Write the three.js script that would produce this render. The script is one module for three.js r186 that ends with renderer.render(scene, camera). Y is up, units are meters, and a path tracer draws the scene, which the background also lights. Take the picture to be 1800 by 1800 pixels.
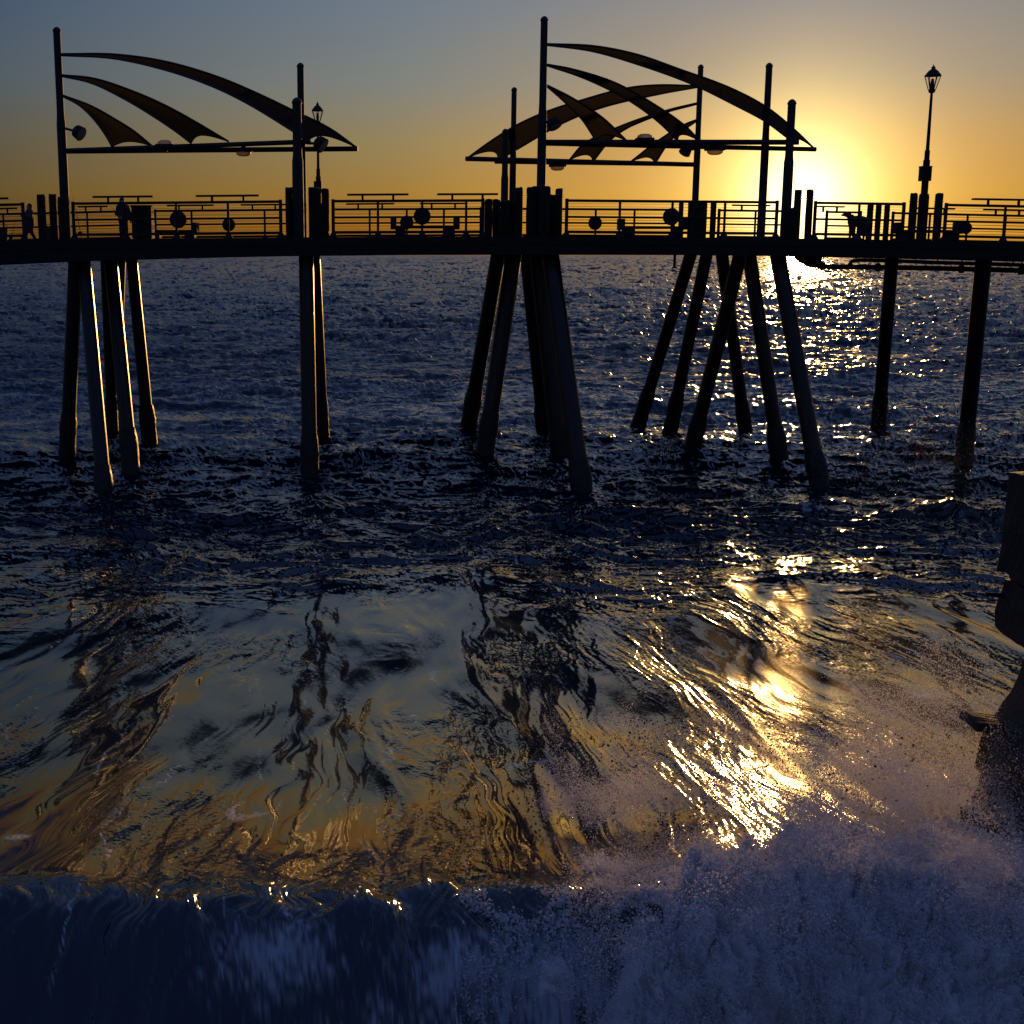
import * as THREE from 'three';
import { mergeGeometries, toCreasedNormals } from 'three/addons/utils/BufferGeometryUtils.js';
import { MarchingCubes } from 'three/addons/objects/MarchingCubes.js';
import { createNoise2D, createNoise3D } from 'simplex-noise';

// ------------------------------------------------------------------ camera
const scene = new THREE.Scene();
const F = 2344, EYE = 7.0, PITCH = Math.atan(454 / F), PCX = 700;      // photograph: 1800 x 1800, lens axis at x = 700
const camera = new THREE.PerspectiveCamera(2 * Math.atan(900 / F) * 180 / Math.PI, 1, 0.1, 9000);
camera.position.set(0, EYE, 0);
camera.rotation.set(-PITCH, 0, 0);
camera.setViewOffset(1800, 1800, 900 - PCX, 0, 1800, 1800);
camera.updateProjectionMatrix();
const CP = Math.cos(PITCH), SP = Math.sin(PITCH);
// a point at the distance D (metres out to sea) that is seen at px, py
function at(px, py, D) {
  const dx = (px - PCX) / F, dy = (900 - py) / F, k = D / (CP + dy * SP);
  return new THREE.Vector3(dx * k, EYE + (dy * CP - SP) * k, -D);
}

// ------------------------------------------------------------------ sky and sun
const SUN = at(1408, 352, 1000).sub(camera.position).normalize();
const SUN_AZ = Math.atan2(SUN.x, -SUN.z), SUN_EL = Math.asin(SUN.y);
const lin = (c) => { c /= 255; return c <= 0.04045 ? c / 12.92 : ((c + 0.055) / 1.055) ** 2.4; };
const ELS = [-90, 0, 1.1, 2.5, 4.55, 6.8, 10, 16, 30, 55, 90];
const AZS = [0, 7.5, 16.5, 33, 90, 180];
const SKY = [
  [[240, 168, 58], [240, 168, 58], [244, 176, 68], [240, 180, 90], [218, 172, 112], [178, 158, 132], [142, 141, 141], [104, 118, 144], [74, 94, 142], [62, 80, 130], [58, 76, 126]],
  [[206, 140, 42], [206, 140, 42], [208, 146, 46], [206, 154, 68], [192, 152, 94], [160, 146, 124], [134, 135, 137], [100, 115, 142], [73, 93, 141], [62, 80, 130], [58, 76, 126]],
  [[164, 104, 32], [164, 104, 32], [166, 110, 36], [163, 124, 56], [150, 132, 90], [129, 131, 124], [112, 123, 135], [88, 105, 137], [70, 90, 138], [60, 78, 129], [58, 76, 126]],
  [[94, 60, 24], [94, 60, 24], [98, 68, 30], [101, 82, 45], [94, 88, 72], [82, 92, 99], [68, 86, 107], [66, 85, 121], [64, 84, 133], [58, 77, 127], [58, 76, 126]],
  [[78, 64, 60], [78, 64, 60], [78, 66, 64], [78, 72, 76], [74, 75, 88], [70, 77, 98], [66, 79, 108], [63, 80, 117], [59, 78, 125], [58, 76, 126], [58, 76, 126]],
  [[68, 64, 76], [68, 64, 76], [68, 65, 78], [68, 68, 84], [67, 71, 92], [65, 73, 99], [63, 75, 106], [61, 76, 114], [58, 75, 122], [58, 76, 126], [58, 76, 126]],
].map((col) => col.map((c) => c.map(lin)));
function skyAt(el, daz, psi) {                                          // degrees
  let i = 0; while (i < ELS.length - 2 && el > ELS[i + 1]) i++;
  let j = 0; while (j < AZS.length - 2 && daz > AZS[j + 1]) j++;
  let u = Math.min(1, Math.max(0, (el - ELS[i]) / (ELS[i + 1] - ELS[i]))), v = (daz - AZS[j]) / (AZS[j + 1] - AZS[j]);
  const g1 = Math.exp(-((psi / 1.8) ** 2)), g2 = Math.exp(-((psi / 3.7) ** 2)), g3 = Math.exp(-((psi / 7) ** 2));
  const out = [0, 0, 0], G1 = [1.5, 1.3, 0.95], G2 = [0.9, 0.72, 0.20], G3 = [0.16, 0.09, 0.02];
  for (let k = 0; k < 3; k++) {
    const a = SKY[j][i][k] * (1 - u) + SKY[j][i + 1][k] * u, b = SKY[j + 1][i][k] * (1 - u) + SKY[j + 1][i + 1][k] * u;
    out[k] = a * (1 - v) + b * v + G1[k] * g1 + G2[k] * g2 + G3[k] * g3;
  }
  return out;
}
{
  const W = 2048, H = 1024, data = new Float32Array(W * H * 4);
  for (let y = 0; y < H; y++) {
    const el = ((y + 0.5) / H - 0.5) * Math.PI;
    for (let x = 0; x < W; x++) {
      const a = ((x + 0.5) / W - 0.5) * 2 * Math.PI;                    // equirectangular: u = atan2(z, x) / 2pi + 0.5
      const dx = Math.cos(a) * Math.cos(el), dy = Math.sin(el), dz = Math.sin(a) * Math.cos(el);
      let daz = Math.abs(Math.atan2(dx, -dz) - SUN_AZ); if (daz > Math.PI) daz = 2 * Math.PI - daz;
      const psi = Math.acos(Math.min(1, dx * SUN.x + dy * SUN.y + dz * SUN.z));
      const c = skyAt(el * 180 / Math.PI, daz * 180 / Math.PI, psi * 180 / Math.PI), o = (y * W + x) * 4;
      data[o] = c[0]; data[o + 1] = c[1]; data[o + 2] = c[2]; data[o + 3] = 1;
    }
  }
  const t = new THREE.DataTexture(data, W, H, THREE.RGBAFormat, THREE.FloatType);
  t.mapping = THREE.EquirectangularReflectionMapping; t.magFilter = THREE.LinearFilter; t.minFilter = THREE.LinearFilter; t.needsUpdate = true;
  scene.background = t; scene.environment = t;
}
const sun = new THREE.DirectionalLight(new THREE.Color().setRGB(1, 0.52, 0.15), 4.2);
sun.position.copy(SUN).multiplyScalar(300).add(new THREE.Vector3(0, 0, -40));
sun.target.position.set(0, 0, -40); scene.add(sun, sun.target);
sun.castShadow = true; sun.shadow.radius = 2.6; sun.shadow.mapSize.set(4096, 4096);
Object.assign(sun.shadow.camera, { left: -60, right: 60, top: 30, bottom: -30, near: 1, far: 900 });
const renderer = new THREE.WebGLRenderer({ antialias: true });
renderer.toneMapping = THREE.LinearToneMapping; renderer.toneMappingExposure = 1.0;
renderer.shadowMap.enabled = true; renderer.shadowMap.type = THREE.PCFSoftShadowMap;

// ------------------------------------------------------------------ helpers
function rng(seed) { let s = seed | 0; return () => { s = (s + 0x6d2b79f5) | 0; let t = Math.imul(s ^ (s >>> 15), 1 | s); t = (t + Math.imul(t ^ (t >>> 7), 61 | t)) ^ t; return ((t ^ (t >>> 14)) >>> 0) / 4294967296; }; }
const QUICK = false;
const R0 = rng(7), n2 = createNoise2D(rng(11)), n3 = createNoise3D(rng(12));
const V = (x, y, z) => new THREE.Vector3(x, y, z);
const clamp = (x, a, b) => Math.min(b, Math.max(a, x)), mixf = (a, b, t) => a + (b - a) * t;
const sstep = (a, b, x) => { const t = clamp((x - a) / (b - a), 0, 1); return t * t * (3 - 2 * t); };
const taken = new Map();
function numbered(n) { const k = taken.get(n) || 0; taken.set(n, k + 1); return k ? `${n}_${String(k).padStart(3, '0')}` : n; }
function tag(o, label, category, group, kind) { Object.assign(o.userData, { label, category }); if (group) o.userData.group = group; if (kind) o.userData.kind = kind; return o; }
function thing(name, pos, label, category, group) { const g = new THREE.Group(); g.name = numbered(name); g.position.copy(pos); scene.add(g); return tag(g, label, category, group); }
function part(name, geo, mat, parent) { const m = new THREE.Mesh(geo, mat); m.name = name; parent.add(m); return m; }
// geometry in world places, brought into the axes of its thing
function wpart(name, geo, mat, root, parent = root) { geo = geo.clone(); geo.translate(-root.position.x, -root.position.y, -root.position.z); return part(name, geo, mat, parent); }
function tube(a, b, r, r2 = r, seg = 12, caps = true) {
  const d = b.clone().sub(a), L = d.length(), g = new THREE.CylinderGeometry(r2, r, L, seg, 1, !caps);
  g.translate(0, L / 2, 0); g.applyQuaternion(new THREE.Quaternion().setFromUnitVectors(V(0, 1, 0), d.normalize())); g.translate(a.x, a.y, a.z); return g;
}
function bar(a, b, w, h) {                                              // rectangular bar, h upwards
  const d = b.clone().sub(a), L = d.length(), g = new THREE.BoxGeometry(L, h, w); g.translate(L / 2, 0, 0);
  g.applyQuaternion(new THREE.Quaternion().setFromUnitVectors(V(1, 0, 0), d.normalize())); g.translate(a.x, a.y, a.z); return g;
}
function lathe(pts, seg = 16) { return new THREE.LatheGeometry(pts.map(([r, y]) => new THREE.Vector2(r, y)), seg); }
function box(cx, cy, cz, w, h, d) { const g = new THREE.BoxGeometry(w, h, d); g.translate(cx, cy, cz); return g; }
function noisy(geo, amp, freq, seed = 0) {
  const p = geo.attributes.position;
  for (let i = 0; i < p.count; i++) {
    const x = p.getX(i), y = p.getY(i), z = p.getZ(i);
    p.setXYZ(i, x + amp * n3(x * freq + seed, y * freq, z * freq), y + amp * n3(x * freq, y * freq + 9 + seed, z * freq), z + amp * n3(x * freq, y * freq, z * freq + 19 + seed));
  }
  geo.computeVertexNormals(); return geo;
}
// wood, concrete and cloth grain
function grain(seed, w, h, f) {
  const c = new Uint8Array(w * h * 4);
  for (let y = 0; y < h; y++) for (let x = 0; x < w; x++) { const v = clamp(f(x / w, y / h) * 255, 0, 255), o = (y * w + x) * 4; c[o] = c[o + 1] = c[o + 2] = v; c[o + 3] = 255; }
  const t = new THREE.DataTexture(c, w, h); t.magFilter = THREE.LinearFilter; t.minFilter = THREE.LinearFilter; t.wrapS = t.wrapT = THREE.RepeatWrapping; t.colorSpace = THREE.SRGBColorSpace; t.needsUpdate = true; return t;
}
const woodTex = grain(1, 256, 256, (u, v) => 0.72 + 0.16 * n2(u * 40, v * 4) + 0.12 * n2(u * 90 + 5, v * 9));
const stoneTex = grain(2, 256, 256, (u, v) => 0.7 + 0.2 * n2(u * 12, v * 12) + 0.14 * n2(u * 60, v * 60));
const std = (r, g, b, o = {}) => new THREE.MeshStandardMaterial({ color: new THREE.Color().setRGB(r, g, b), roughness: 0.8, ...o });
const M = {
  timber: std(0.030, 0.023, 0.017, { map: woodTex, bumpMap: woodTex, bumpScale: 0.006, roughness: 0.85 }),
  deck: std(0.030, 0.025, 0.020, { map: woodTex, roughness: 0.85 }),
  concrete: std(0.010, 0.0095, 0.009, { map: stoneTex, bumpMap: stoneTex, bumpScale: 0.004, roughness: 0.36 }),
  mussel: std(0.014, 0.013, 0.012, { map: stoneTex, bumpMap: stoneTex, bumpScale: 0.02, roughness: 0.55 }),
  wetRock: std(0.010, 0.0095, 0.009, { map: stoneTex, bumpMap: stoneTex, bumpScale: 0.01, roughness: 0.6 }),
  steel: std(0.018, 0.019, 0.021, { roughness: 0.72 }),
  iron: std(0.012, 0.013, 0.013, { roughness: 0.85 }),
  rust: std(0.23, 0.085, 0.03, { map: stoneTex, roughness: 0.9 }),
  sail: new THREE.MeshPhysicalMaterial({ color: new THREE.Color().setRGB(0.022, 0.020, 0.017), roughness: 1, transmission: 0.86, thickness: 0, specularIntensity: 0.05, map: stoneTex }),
  lens: new THREE.MeshPhysicalMaterial({ color: new THREE.Color().setRGB(0.62, 0.55, 0.42), roughness: 0.6, transmission: 0.55, thickness: 0 }),
  glass: new THREE.MeshPhysicalMaterial({ color: 0xffffff, roughness: 0.05, transmission: 1, thickness: 0 }),
  coat: std(0.035, 0.035, 0.045), skin: std(0.32, 0.2, 0.14), trousers: std(0.03, 0.03, 0.035), hair: std(0.02, 0.016, 0.012), fur: std(0.06, 0.045, 0.03), bag: std(0.05, 0.03, 0.025),
};

// ------------------------------------------------------------------ the sea
// The breaking wave as a height over the distance D: a back that falls away to sea, a rounded lip, a steep front.
const deg = Math.PI / 180;
const BACK = [[880, 0], [930, 0.4], [1000, 1.3], [1100, 2.6], [1200, 4.3], [1300, 6.7], [1380, 8.6], [1450, 10.6], [1520, 12.4], [1560, 13.6]];
const PROF = [];                                                        // [D, height], near to far
{
  let b = -0.3, d = (EYE - b) / Math.tan(PITCH + Math.atan(-20 / F));
  PROF.push([d, b]);
  for (let y = 882; y <= 1560; y += 2) {
    let i = 0; while (i < BACK.length - 2 && y > BACK[i + 1][0]) i++;
    const s = mixf(BACK[i][1], BACK[i + 1][1], (y - BACK[i][0]) / (BACK[i + 1][0] - BACK[i][0]));
    const ta = Math.tan(PITCH + Math.atan((y - 900) / F)), ts = Math.tan(s * deg);
    const nd = (EYE - b - ts * d) / (ta - ts);                          // EYE - ta*nd = b + ts*(d - nd)
    b = EYE - ta * nd; d = nd; PROF.push([d, b]);
  }
  PROF.reverse();
}
const D_LIP = PROF[0][0], H_LIP = PROF[0][1], D_FAR = PROF[PROF.length - 1][0];
function breaker(D) {
  if (D <= D_LIP) {
    const t = D_LIP - D, c = 0.62, t1 = 1.0;
    const h = t < t1 ? H_LIP + 0.24 * t - c * t * t : H_LIP + 0.24 * t1 - c * t1 * t1 + (0.24 - 2 * c * t1) * (t - t1);
    const k = 0.35, m = clamp(0.5 + 0.5 * (h + 0.55) / k, 0, 1);         // smooth maximum with the trough
    return mixf(-0.55, h, m) + k * m * (1 - m);
  }
  if (D < D_FAR) {
    let lo = 0, hi = PROF.length - 1;
    while (hi - lo > 1) { const m = (lo + hi) >> 1; if (PROF[m][0] < D) lo = m; else hi = m; }
    return mixf(PROF[lo][1], PROF[hi][1], (D - PROF[lo][0]) / (PROF[hi][0] - PROF[lo][0]));
  }
  return -0.3 * Math.exp(-(((D - D_FAR) / 6) ** 2));
}
const WAVES = [];
{
  const r = rng(31);
  for (let i = 0; i < 70; i++) {
    const L = 0.4 * (34 ** (i / 69)) * (0.9 + 0.2 * r()), k = 2 * Math.PI / L, th = (r() + r() - 1) * 1.25;
    const slope = (L < 1.2 ? 0.034 : L < 5 ? 0.044 : 0.032) * (0.6 + 0.8 * r());
    WAVES.push([Math.sin(th) * k, Math.cos(th) * k, slope / k, r() * 6.283]);
  }
}
const ridge2 = (x, y) => { const r = 1 - Math.abs(n2(x, y)); return r * r; };
function chop(x, D) {
  const wx = x + 0.7 * n2(x * 0.11, D * 0.13) + 0.22 * n2(x * 0.6, D * 0.7), wd = D + 0.7 * n2(x * 0.13 + 40, D * 0.1) + 0.22 * n2(x * 0.7, D * 0.6 + 9);
  let h = 0;
  for (const [kx, kd, a, ph] of WAVES) { const s = 0.5 + 0.5 * Math.sin(kx * wx + kd * wd + ph); h += a * (1.5 * s * s - 0.56); }
  h += 0.16 * ridge2(wx * 0.26, wd * 0.42) + 0.085 * ridge2(wx * 0.62 + 9, wd * 0.95) + 0.035 * ridge2(wx * 1.7, wd * 2.4 + 5) + 0.012 * ridge2(wx * 4.3, wd * 5.6);
  const gust = 0.85 + 0.3 * n2(x * 0.03, D * 0.045) + 0.3 * n2(x * 0.12 + 7, D * 0.16);
  return (h - 0.12) * Math.max(0.3, gust) * (1 + 0.7 * sstep(60, 160, D));
}
const lipShift = (x, D) => { const w = x + 0.30 * n2(x * 0.5, D * 0.16) + 0.10 * n2(x * 1.6, D * 0.5); return 0.22 * n2(x * 0.35, 3.3) + 0.07 * n2(x * 1.5, 8.1) + (0.026 * n2(w * 5, D * 0.10) + 0.008 * n2(w * 13, D * 0.22)) * sstep(-0.6, 0.6, n2(x * 0.5 + 9, D * 0.2)); };
// how far the drawn-out flow of the wave's back holds (1) or the open sea's chop (0)
const flowMask = (x, D) => 1 - sstep(24, 38, D + 3.5 * n2(x * 0.12, D * 0.1) + 1.5 * n2(x * 0.5, D * 0.3));
function flow(x, D) {                                                    // ripples pulled out along the flow towards the shore
  const fan = x * (1 + 0.004 * (D - 12)), w = fan + 0.35 * n2(x * 0.35, D * 0.12) + 0.10 * n2(x * 1.3, D * 0.4);
  const rough = sstep(-0.25, 0.65, n2(x * 0.28 + 3, D * 0.11) + 0.35 * n2(x * 1.1, D * 0.3 + 9));
  const ridge = 1 - Math.abs(n2(w * 1.7 + 20, D * 0.16));
  return 0.040 * n2(w * 0.42, D * 0.13) + 0.008 * n2(w * 1.5, D * 0.33) + (0.12 + 0.88 * rough) * (0.010 * ridge * ridge + 0.0060 * n2(w * 3.6, D * 0.75) + 0.0026 * n2(w * 8.5, D * 1.9))
    + (0.15 + 0.85 * rough) * 0.0012 * n2(x * 19, D * 6.5) + (0.15 + 0.85 * rough) * 0.0005 * n2(x * 38, D * 16);
}
function seaHeight(x, D) {
  const m = flowMask(x, D);
  let h = breaker(D + lipShift(x, D) * (1 - sstep(16, 30, D)));
  h += 0.28 * Math.exp(-(((D - 47 - 1.5 * n2(x * 0.05, 2)) / 5.5) ** 2)) + 0.28 * Math.exp(-(((D - 70 - 3 * n2(x * 0.04, 5)) / 6) ** 2));
  if (m > 0) h += m * flow(x, D) * (D < 18 ? 1 : 1 + (D - 18) * 0.03);
  if (D < D_LIP + 0.6) { const k = 1 - sstep(D_LIP - 0.2, D_LIP + 0.6, D), w = x + 0.1 * n2(x * 1.2, D * 1.4); h += k * (0.05 * n2(w * 1.3 + 7, D * 0.9) + 0.022 * n2(w * 4.5, D * 1.3) + 0.010 * n2(w * 11, D * 2.2) + 0.0035 * n2(w * 27, D * 6)); }   // flutes on the falling front
  if (m < 1) h += (1 - m) * chop(x, D) ;
  return h;
}
// white water: where bubbles lie on the sea, 0..1 (matter, with outlines of its own)
function froth(x, D) {
  const w = x + 0.30 * n2(x * 0.4 + 2, D * 0.16) + 0.09 * n2(x * 1.7, D * 0.7) + 0.03 * n2(x * 6, D * 3);
  let f = 0;
  if (D < 34) {
    const l1 = Math.abs(n2(w * 0.62 + 31, D * 0.035)), br = n2(x * 1.1 + 3, D * 0.5);
    f += (1 - sstep(0.004, 0.022 + 0.018 * br, l1)) * sstep(-0.35, 0.35, br) * (0.55 + 0.45 * n2(x * 14, D * 9));
    const l2 = Math.abs(n2(w * 1.5 + 77, D * 0.06));
    f += 0.6 * (1 - sstep(0.002, 0.02, l2)) * sstep(0.15, 0.7, n2(x * 0.6 + 50, D * 0.35));
  }
  if (D < D_LIP + 0.1) {                                                 // bubbles churned up inside the front of the wave
    const q = (cx, cd, r) => 1 - Math.hypot((x - cx) / r, (D - cd) / (r * 0.62));
    const wx = x + 0.16 * n2(x * 2.2, D * 2.2) + 0.05 * n2(x * 7, D * 7), wd = D + 0.16 * n2(x * 2.2 + 5, D * 2.2) + 0.05 * n2(x * 7 + 5, D * 7);
    const c = Math.max(q(-1.0, D_LIP - 0.85, 0.8), q(0.45, D_LIP - 0.9, 0.7), q(-0.2, D_LIP - 1.6, 1.1), q(1.2, D_LIP - 0.9, 1.1)) - 0.1 + 0.5 * Math.abs(n2(wx * 1.9, wd * 3)) + 0.4 * Math.abs(n2(wx * 4.6, wd * 7.5)) + 0.3 * Math.abs(n2(wx * 11, wd * 18)) + 0.2 * n2(wx * 26, wd * 40);
    f += 0.60 * sstep(0.4, 1.4, c) + 0.5 * sstep(0.55, 0.9, n2(w * 3.2 + 60, D * 0.5) * 0.8 + 0.3 * n2(x * 20, D * 9)) * sstep(-0.2, 0.5, n2(x * 0.8, 3));
  }
  if (D > 30) {                                                          // whitecaps out at sea
    const c = n2(x * 0.22, D * 0.28) + 0.5 * n2(x * 0.9, D * 1.1);
    f += 0.8 * sstep(1.02, 1.3, c) * sstep(-0.2, 0.5, n2(x * 3, D * 4));
  }
  return clamp(f, 0, 1);
}
const water = new THREE.MeshPhysicalMaterial({ color: 0xffffff, vertexColors: true, roughness: 0.09, ior: 1.6, specularIntensity: 1 });
const rippled = new THREE.MeshPhysicalMaterial({ color: 0xffffff, vertexColors: true, roughness: 0.13, ior: 1.5, specularIntensity: 1 });
const ruffled = new THREE.MeshPhysicalMaterial({ color: 0xffffff, vertexColors: true, roughness: 0.31, ior: 1.4, specularIntensity: 1 });
function seaSheet(cols, rowsD, u0, u1) {
  const R = rowsD.length, C = cols + 1, P = new Float32Array(R * C * 3), N = new Float32Array(R * C * 3), K = new Float32Array(R * C * 3), I = new Uint32Array((R - 1) * cols * 6);
  for (let j = 0, v = 0; j < R; j++) {
    const D = rowsD[j], e = Math.max(0.012, D * 0.0009);
    for (let i = 0; i < C; i++, v += 3) {
      const x = D * mixf(u0, u1, i / cols), h = seaHeight(x, D), hx = (seaHeight(x + e, D) - h) / e, hd = (seaHeight(x, D + e) - h) / e, l = 1 / Math.hypot(hx, hd, 1);
      P[v] = x; P[v + 1] = h; P[v + 2] = -D;
      N[v] = -hx * l; N[v + 1] = l; N[v + 2] = hd * l;
      const f = D < 130 ? froth(x, D) : 0, g = f * f * (3 - 2 * f);
      K[v] = mixf(0.0038, 0.50, g); K[v + 1] = mixf(0.0115, 0.54, g); K[v + 2] = mixf(0.0215, 0.58, g);
    }
  }
  for (let j = 0, o = 0; j < R - 1; j++) for (let i = 0; i < cols; i++) { const a = j * C + i, b = a + 1, c = a + C, d = c + 1; I[o++] = a; I[o++] = b; I[o++] = c; I[o++] = b; I[o++] = d; I[o++] = c; }
  const g = new THREE.BufferGeometry();
  g.setAttribute('position', new THREE.BufferAttribute(P, 3)); g.setAttribute('normal', new THREE.BufferAttribute(N, 3)); g.setAttribute('color', new THREE.BufferAttribute(K, 3)); g.setIndex(new THREE.BufferAttribute(I, 1));
  return g;
}
{
  const rows = [], mid = [], sea = [];
  for (let d = 7; d < 6000;) { (d < 33 ? rows : d < 72 ? mid : sea).push(d); const px = d * d / (1300 * EYE); d += d < 10 ? 0.06 : d < 33 ? Math.max(0.012, 1.05 * px) : d < 60 ? 0.7 * px : d < 500 ? 0.45 * px : Math.min(px * 0.7, d * 0.05); }
  mid.unshift(rows.at(-1)); sea.unshift(mid.at(-1));
  const COLS = QUICK ? 380 : 780;
  tag(part('breaking_wave', seaSheet(COLS, rows, -0.47, 0.66), water, scene), 'glossy drawn-out water of a breaking wave in front of the pier', 'wave', null, 'structure');
  tag(part('inshore_sea', seaSheet(COLS, mid, -0.47, 0.66), rippled, scene), 'choppy dark water among the pier piles', 'sea', null, 'structure');
  tag(part('sea', seaSheet(COLS, sea, -0.47, 0.66), ruffled, scene), 'dark blue wind-ruffled sea beyond the pier', 'sea', null, 'structure');
  // the sea to both sides and behind, past the finely built part
  const far = new THREE.PlaneGeometry(12000, 12000, 60, 60); far.rotateX(-Math.PI / 2); far.translate(0, -1.6, 0);
  const k = new Float32Array(far.attributes.position.count * 3); for (let i = 0; i < k.length; i += 3) { k[i] = 0.0038; k[i + 1] = 0.0115; k[i + 2] = 0.0215; }
  far.setAttribute('color', new THREE.BufferAttribute(k, 3));
  tag(part('outer_sea', far, ruffled, scene), 'open sea stretching away on all sides', 'sea', null, 'structure');
}
// ------------------------------------------------------------------ the pier
const D_NEAR = 42, D_FAR_EDGE = 53;
const DX = [-420, 0, 165, 330, 500, 700, 900, 1100, 1300, 1500, 1700, 1800, 2250];
const DT = [434, 423, 420.5, 419, 417.5, 416, 415.5, 416, 418, 420.5, 424, 425.5, 436];
const DB = [482, 463, 458.5, 454, 450.5, 448.5, 448, 448.3, 449, 451, 455, 457, 468];
const topPts = DX.map((x, i) => at(x, DT[i], D_NEAR)), botPts = DX.map((x, i) => at(x, DB[i], D_NEAR));
const along = (pts, x) => { let i = 0; while (i < pts.length - 2 && x > pts[i + 1].x) i++; return mixf(pts[i].y, pts[i + 1].y, (x - pts[i].x) / (pts[i + 1].x - pts[i].x)); };
const deckY = (x) => along(topPts, x), underY = (x) => along(botPts, x);
const onDeck = (px, D) => { const p = at(px, 420, D); for (let k = 0; k < 3; k++) { const q = at(px, 420 + 0, D); p.x = q.x; } return V(p.x, deckY(p.x), -D); };
const topOf = (px, py, D) => at(px, py, D).y;

{
  const deck = thing('pier_deck', V(0, 6, -47), 'long dark pier deck crossing the whole picture above the sea', 'pier');
  const X0 = topPts[0].x, X1 = topPts[topPts.length - 1].x, NS = 40;
  const strip = (yTop, yBot, d0, d1) => {                                // a board that follows the pier's camber
    const P = [], I = [];
    for (let i = 0; i <= NS; i++) { const x = mixf(X0, X1, i / NS), a = yTop(x), b = yBot(x); P.push(x, a, -d0, x, a, -d1, x, b, -d1, x, b, -d0); }
    for (let i = 0; i < NS; i++) for (let k = 0; k < 4; k++) { const a = i * 4 + k, b = i * 4 + (k + 1) % 4; I.push(a, a + 4, b, b, a + 4, b + 4); }
    I.push(0, 1, 2, 0, 2, 3, NS * 4, NS * 4 + 2, NS * 4 + 1, NS * 4, NS * 4 + 3, NS * 4 + 2);
    let g = new THREE.BufferGeometry(); g.setAttribute('position', new THREE.Float32BufferAttribute(P, 3)); g.setIndex(I);
    g = g.toNonIndexed(); g.computeVertexNormals(); const uv = new Float32Array(g.attributes.position.count * 2);
    for (let i = 0; i < g.attributes.position.count; i++) { uv[2 * i] = g.attributes.position.getY(i) * 0.7; uv[2 * i + 1] = g.attributes.position.getX(i) * 0.2; }
    g.setAttribute('uv', new THREE.BufferAttribute(uv, 2)); return g;
  };
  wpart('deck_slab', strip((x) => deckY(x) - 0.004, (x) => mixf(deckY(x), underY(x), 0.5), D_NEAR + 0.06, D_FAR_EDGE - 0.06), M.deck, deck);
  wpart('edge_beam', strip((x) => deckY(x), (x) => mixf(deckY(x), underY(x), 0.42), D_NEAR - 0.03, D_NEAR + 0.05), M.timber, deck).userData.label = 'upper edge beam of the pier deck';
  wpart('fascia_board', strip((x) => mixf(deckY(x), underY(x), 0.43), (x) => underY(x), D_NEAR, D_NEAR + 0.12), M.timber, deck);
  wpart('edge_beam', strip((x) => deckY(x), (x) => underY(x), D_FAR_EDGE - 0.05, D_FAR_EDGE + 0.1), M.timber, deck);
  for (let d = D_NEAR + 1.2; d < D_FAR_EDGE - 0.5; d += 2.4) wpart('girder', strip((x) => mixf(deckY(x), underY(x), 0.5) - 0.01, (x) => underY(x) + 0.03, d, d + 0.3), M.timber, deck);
}

// ---- piles
function pile(xt, yt, Dt, wt, xb, yb, Db, wb, label, group) {
  const a = at(xt, yt, Dt), b = at(xb, yb, Db), dir = b.clone().sub(a).normalize();
  a.addScaledVector(dir, -0.25);
  const ppm = (D) => F / (D * CP), r1 = wt / ppm(Dt) / 2, r2 = wb / ppm(Db) / 2;
  const foot = b.clone().addScaledVector(dir, 2.6), root = thing('pier_pile', foot, label, 'pile', group);
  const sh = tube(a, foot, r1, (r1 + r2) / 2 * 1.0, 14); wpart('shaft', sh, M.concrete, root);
  const c0 = b.clone().addScaledVector(dir, -0.55), L = 2.9;
  const g = new THREE.CylinderGeometry(r2 * 0.95, r2 * 1.32, L, 20, 16, true), p = g.attributes.position;
  for (let i = 0; i < p.count; i++) {
    const t = 0.5 - p.getY(i) / L, A = Math.atan2(p.getZ(i), p.getX(i)), r = Math.hypot(p.getX(i), p.getZ(i));
    const k = r * (1 + 0.07 * n3(Math.cos(A) * 1.6 + xb, Math.sin(A) * 1.6, t * 9) + 0.14 * Math.exp(-(((t - 0.16) / 0.11) ** 2)));
    p.setXYZ(i, Math.cos(A) * k, p.getY(i), Math.sin(A) * k);
  }
  g.computeVertexNormals(); g.rotateX(Math.PI); g.translate(0, L / 2, 0);
  g.applyQuaternion(new THREE.Quaternion().setFromUnitVectors(V(0, 1, 0), dir)); g.translate(c0.x, c0.y, c0.z);
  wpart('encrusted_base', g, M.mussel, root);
}
const GL = 'piles of the left cluster', GC = 'piles of the middle cluster', GR = 'piles of the right cluster';
pile(133, 455, 44, 25, 120, 752, 44.5, 27, 'leftmost battered pile of the left cluster, leaning left', GL);
pile(147, 455, 43, 24, 182, 850, 40.6, 31, 'front pile of the left cluster, reaching lowest in the picture', GL);
pile(186, 452, 50, 20, 196, 715, 52, 20, 'thin rear pile of the left cluster, half hidden behind the others', GL);
pile(194, 452, 45, 24, 226, 782, 43.2, 30, 'pile with a long sunlit edge in the middle of the left cluster', GL);
pile(212, 452, 50, 19, 202, 722, 52.5, 20, 'rear pile of the left cluster crossing behind the sunlit one', GL);
pile(231, 452, 48, 20, 259, 738, 48.5, 26, 'rightmost pile of the left cluster, leaning right', GL);
pile(538, 447, 43, 26, 544, 792, 42.2, 30, 'upright front pile below the left canopy post', 'piles below the left canopy post');
pile(552, 447, 49, 22, 565, 722, 50, 22, 'slightly leaning rear pile behind the upright front pile', 'piles below the left canopy post');
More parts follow.
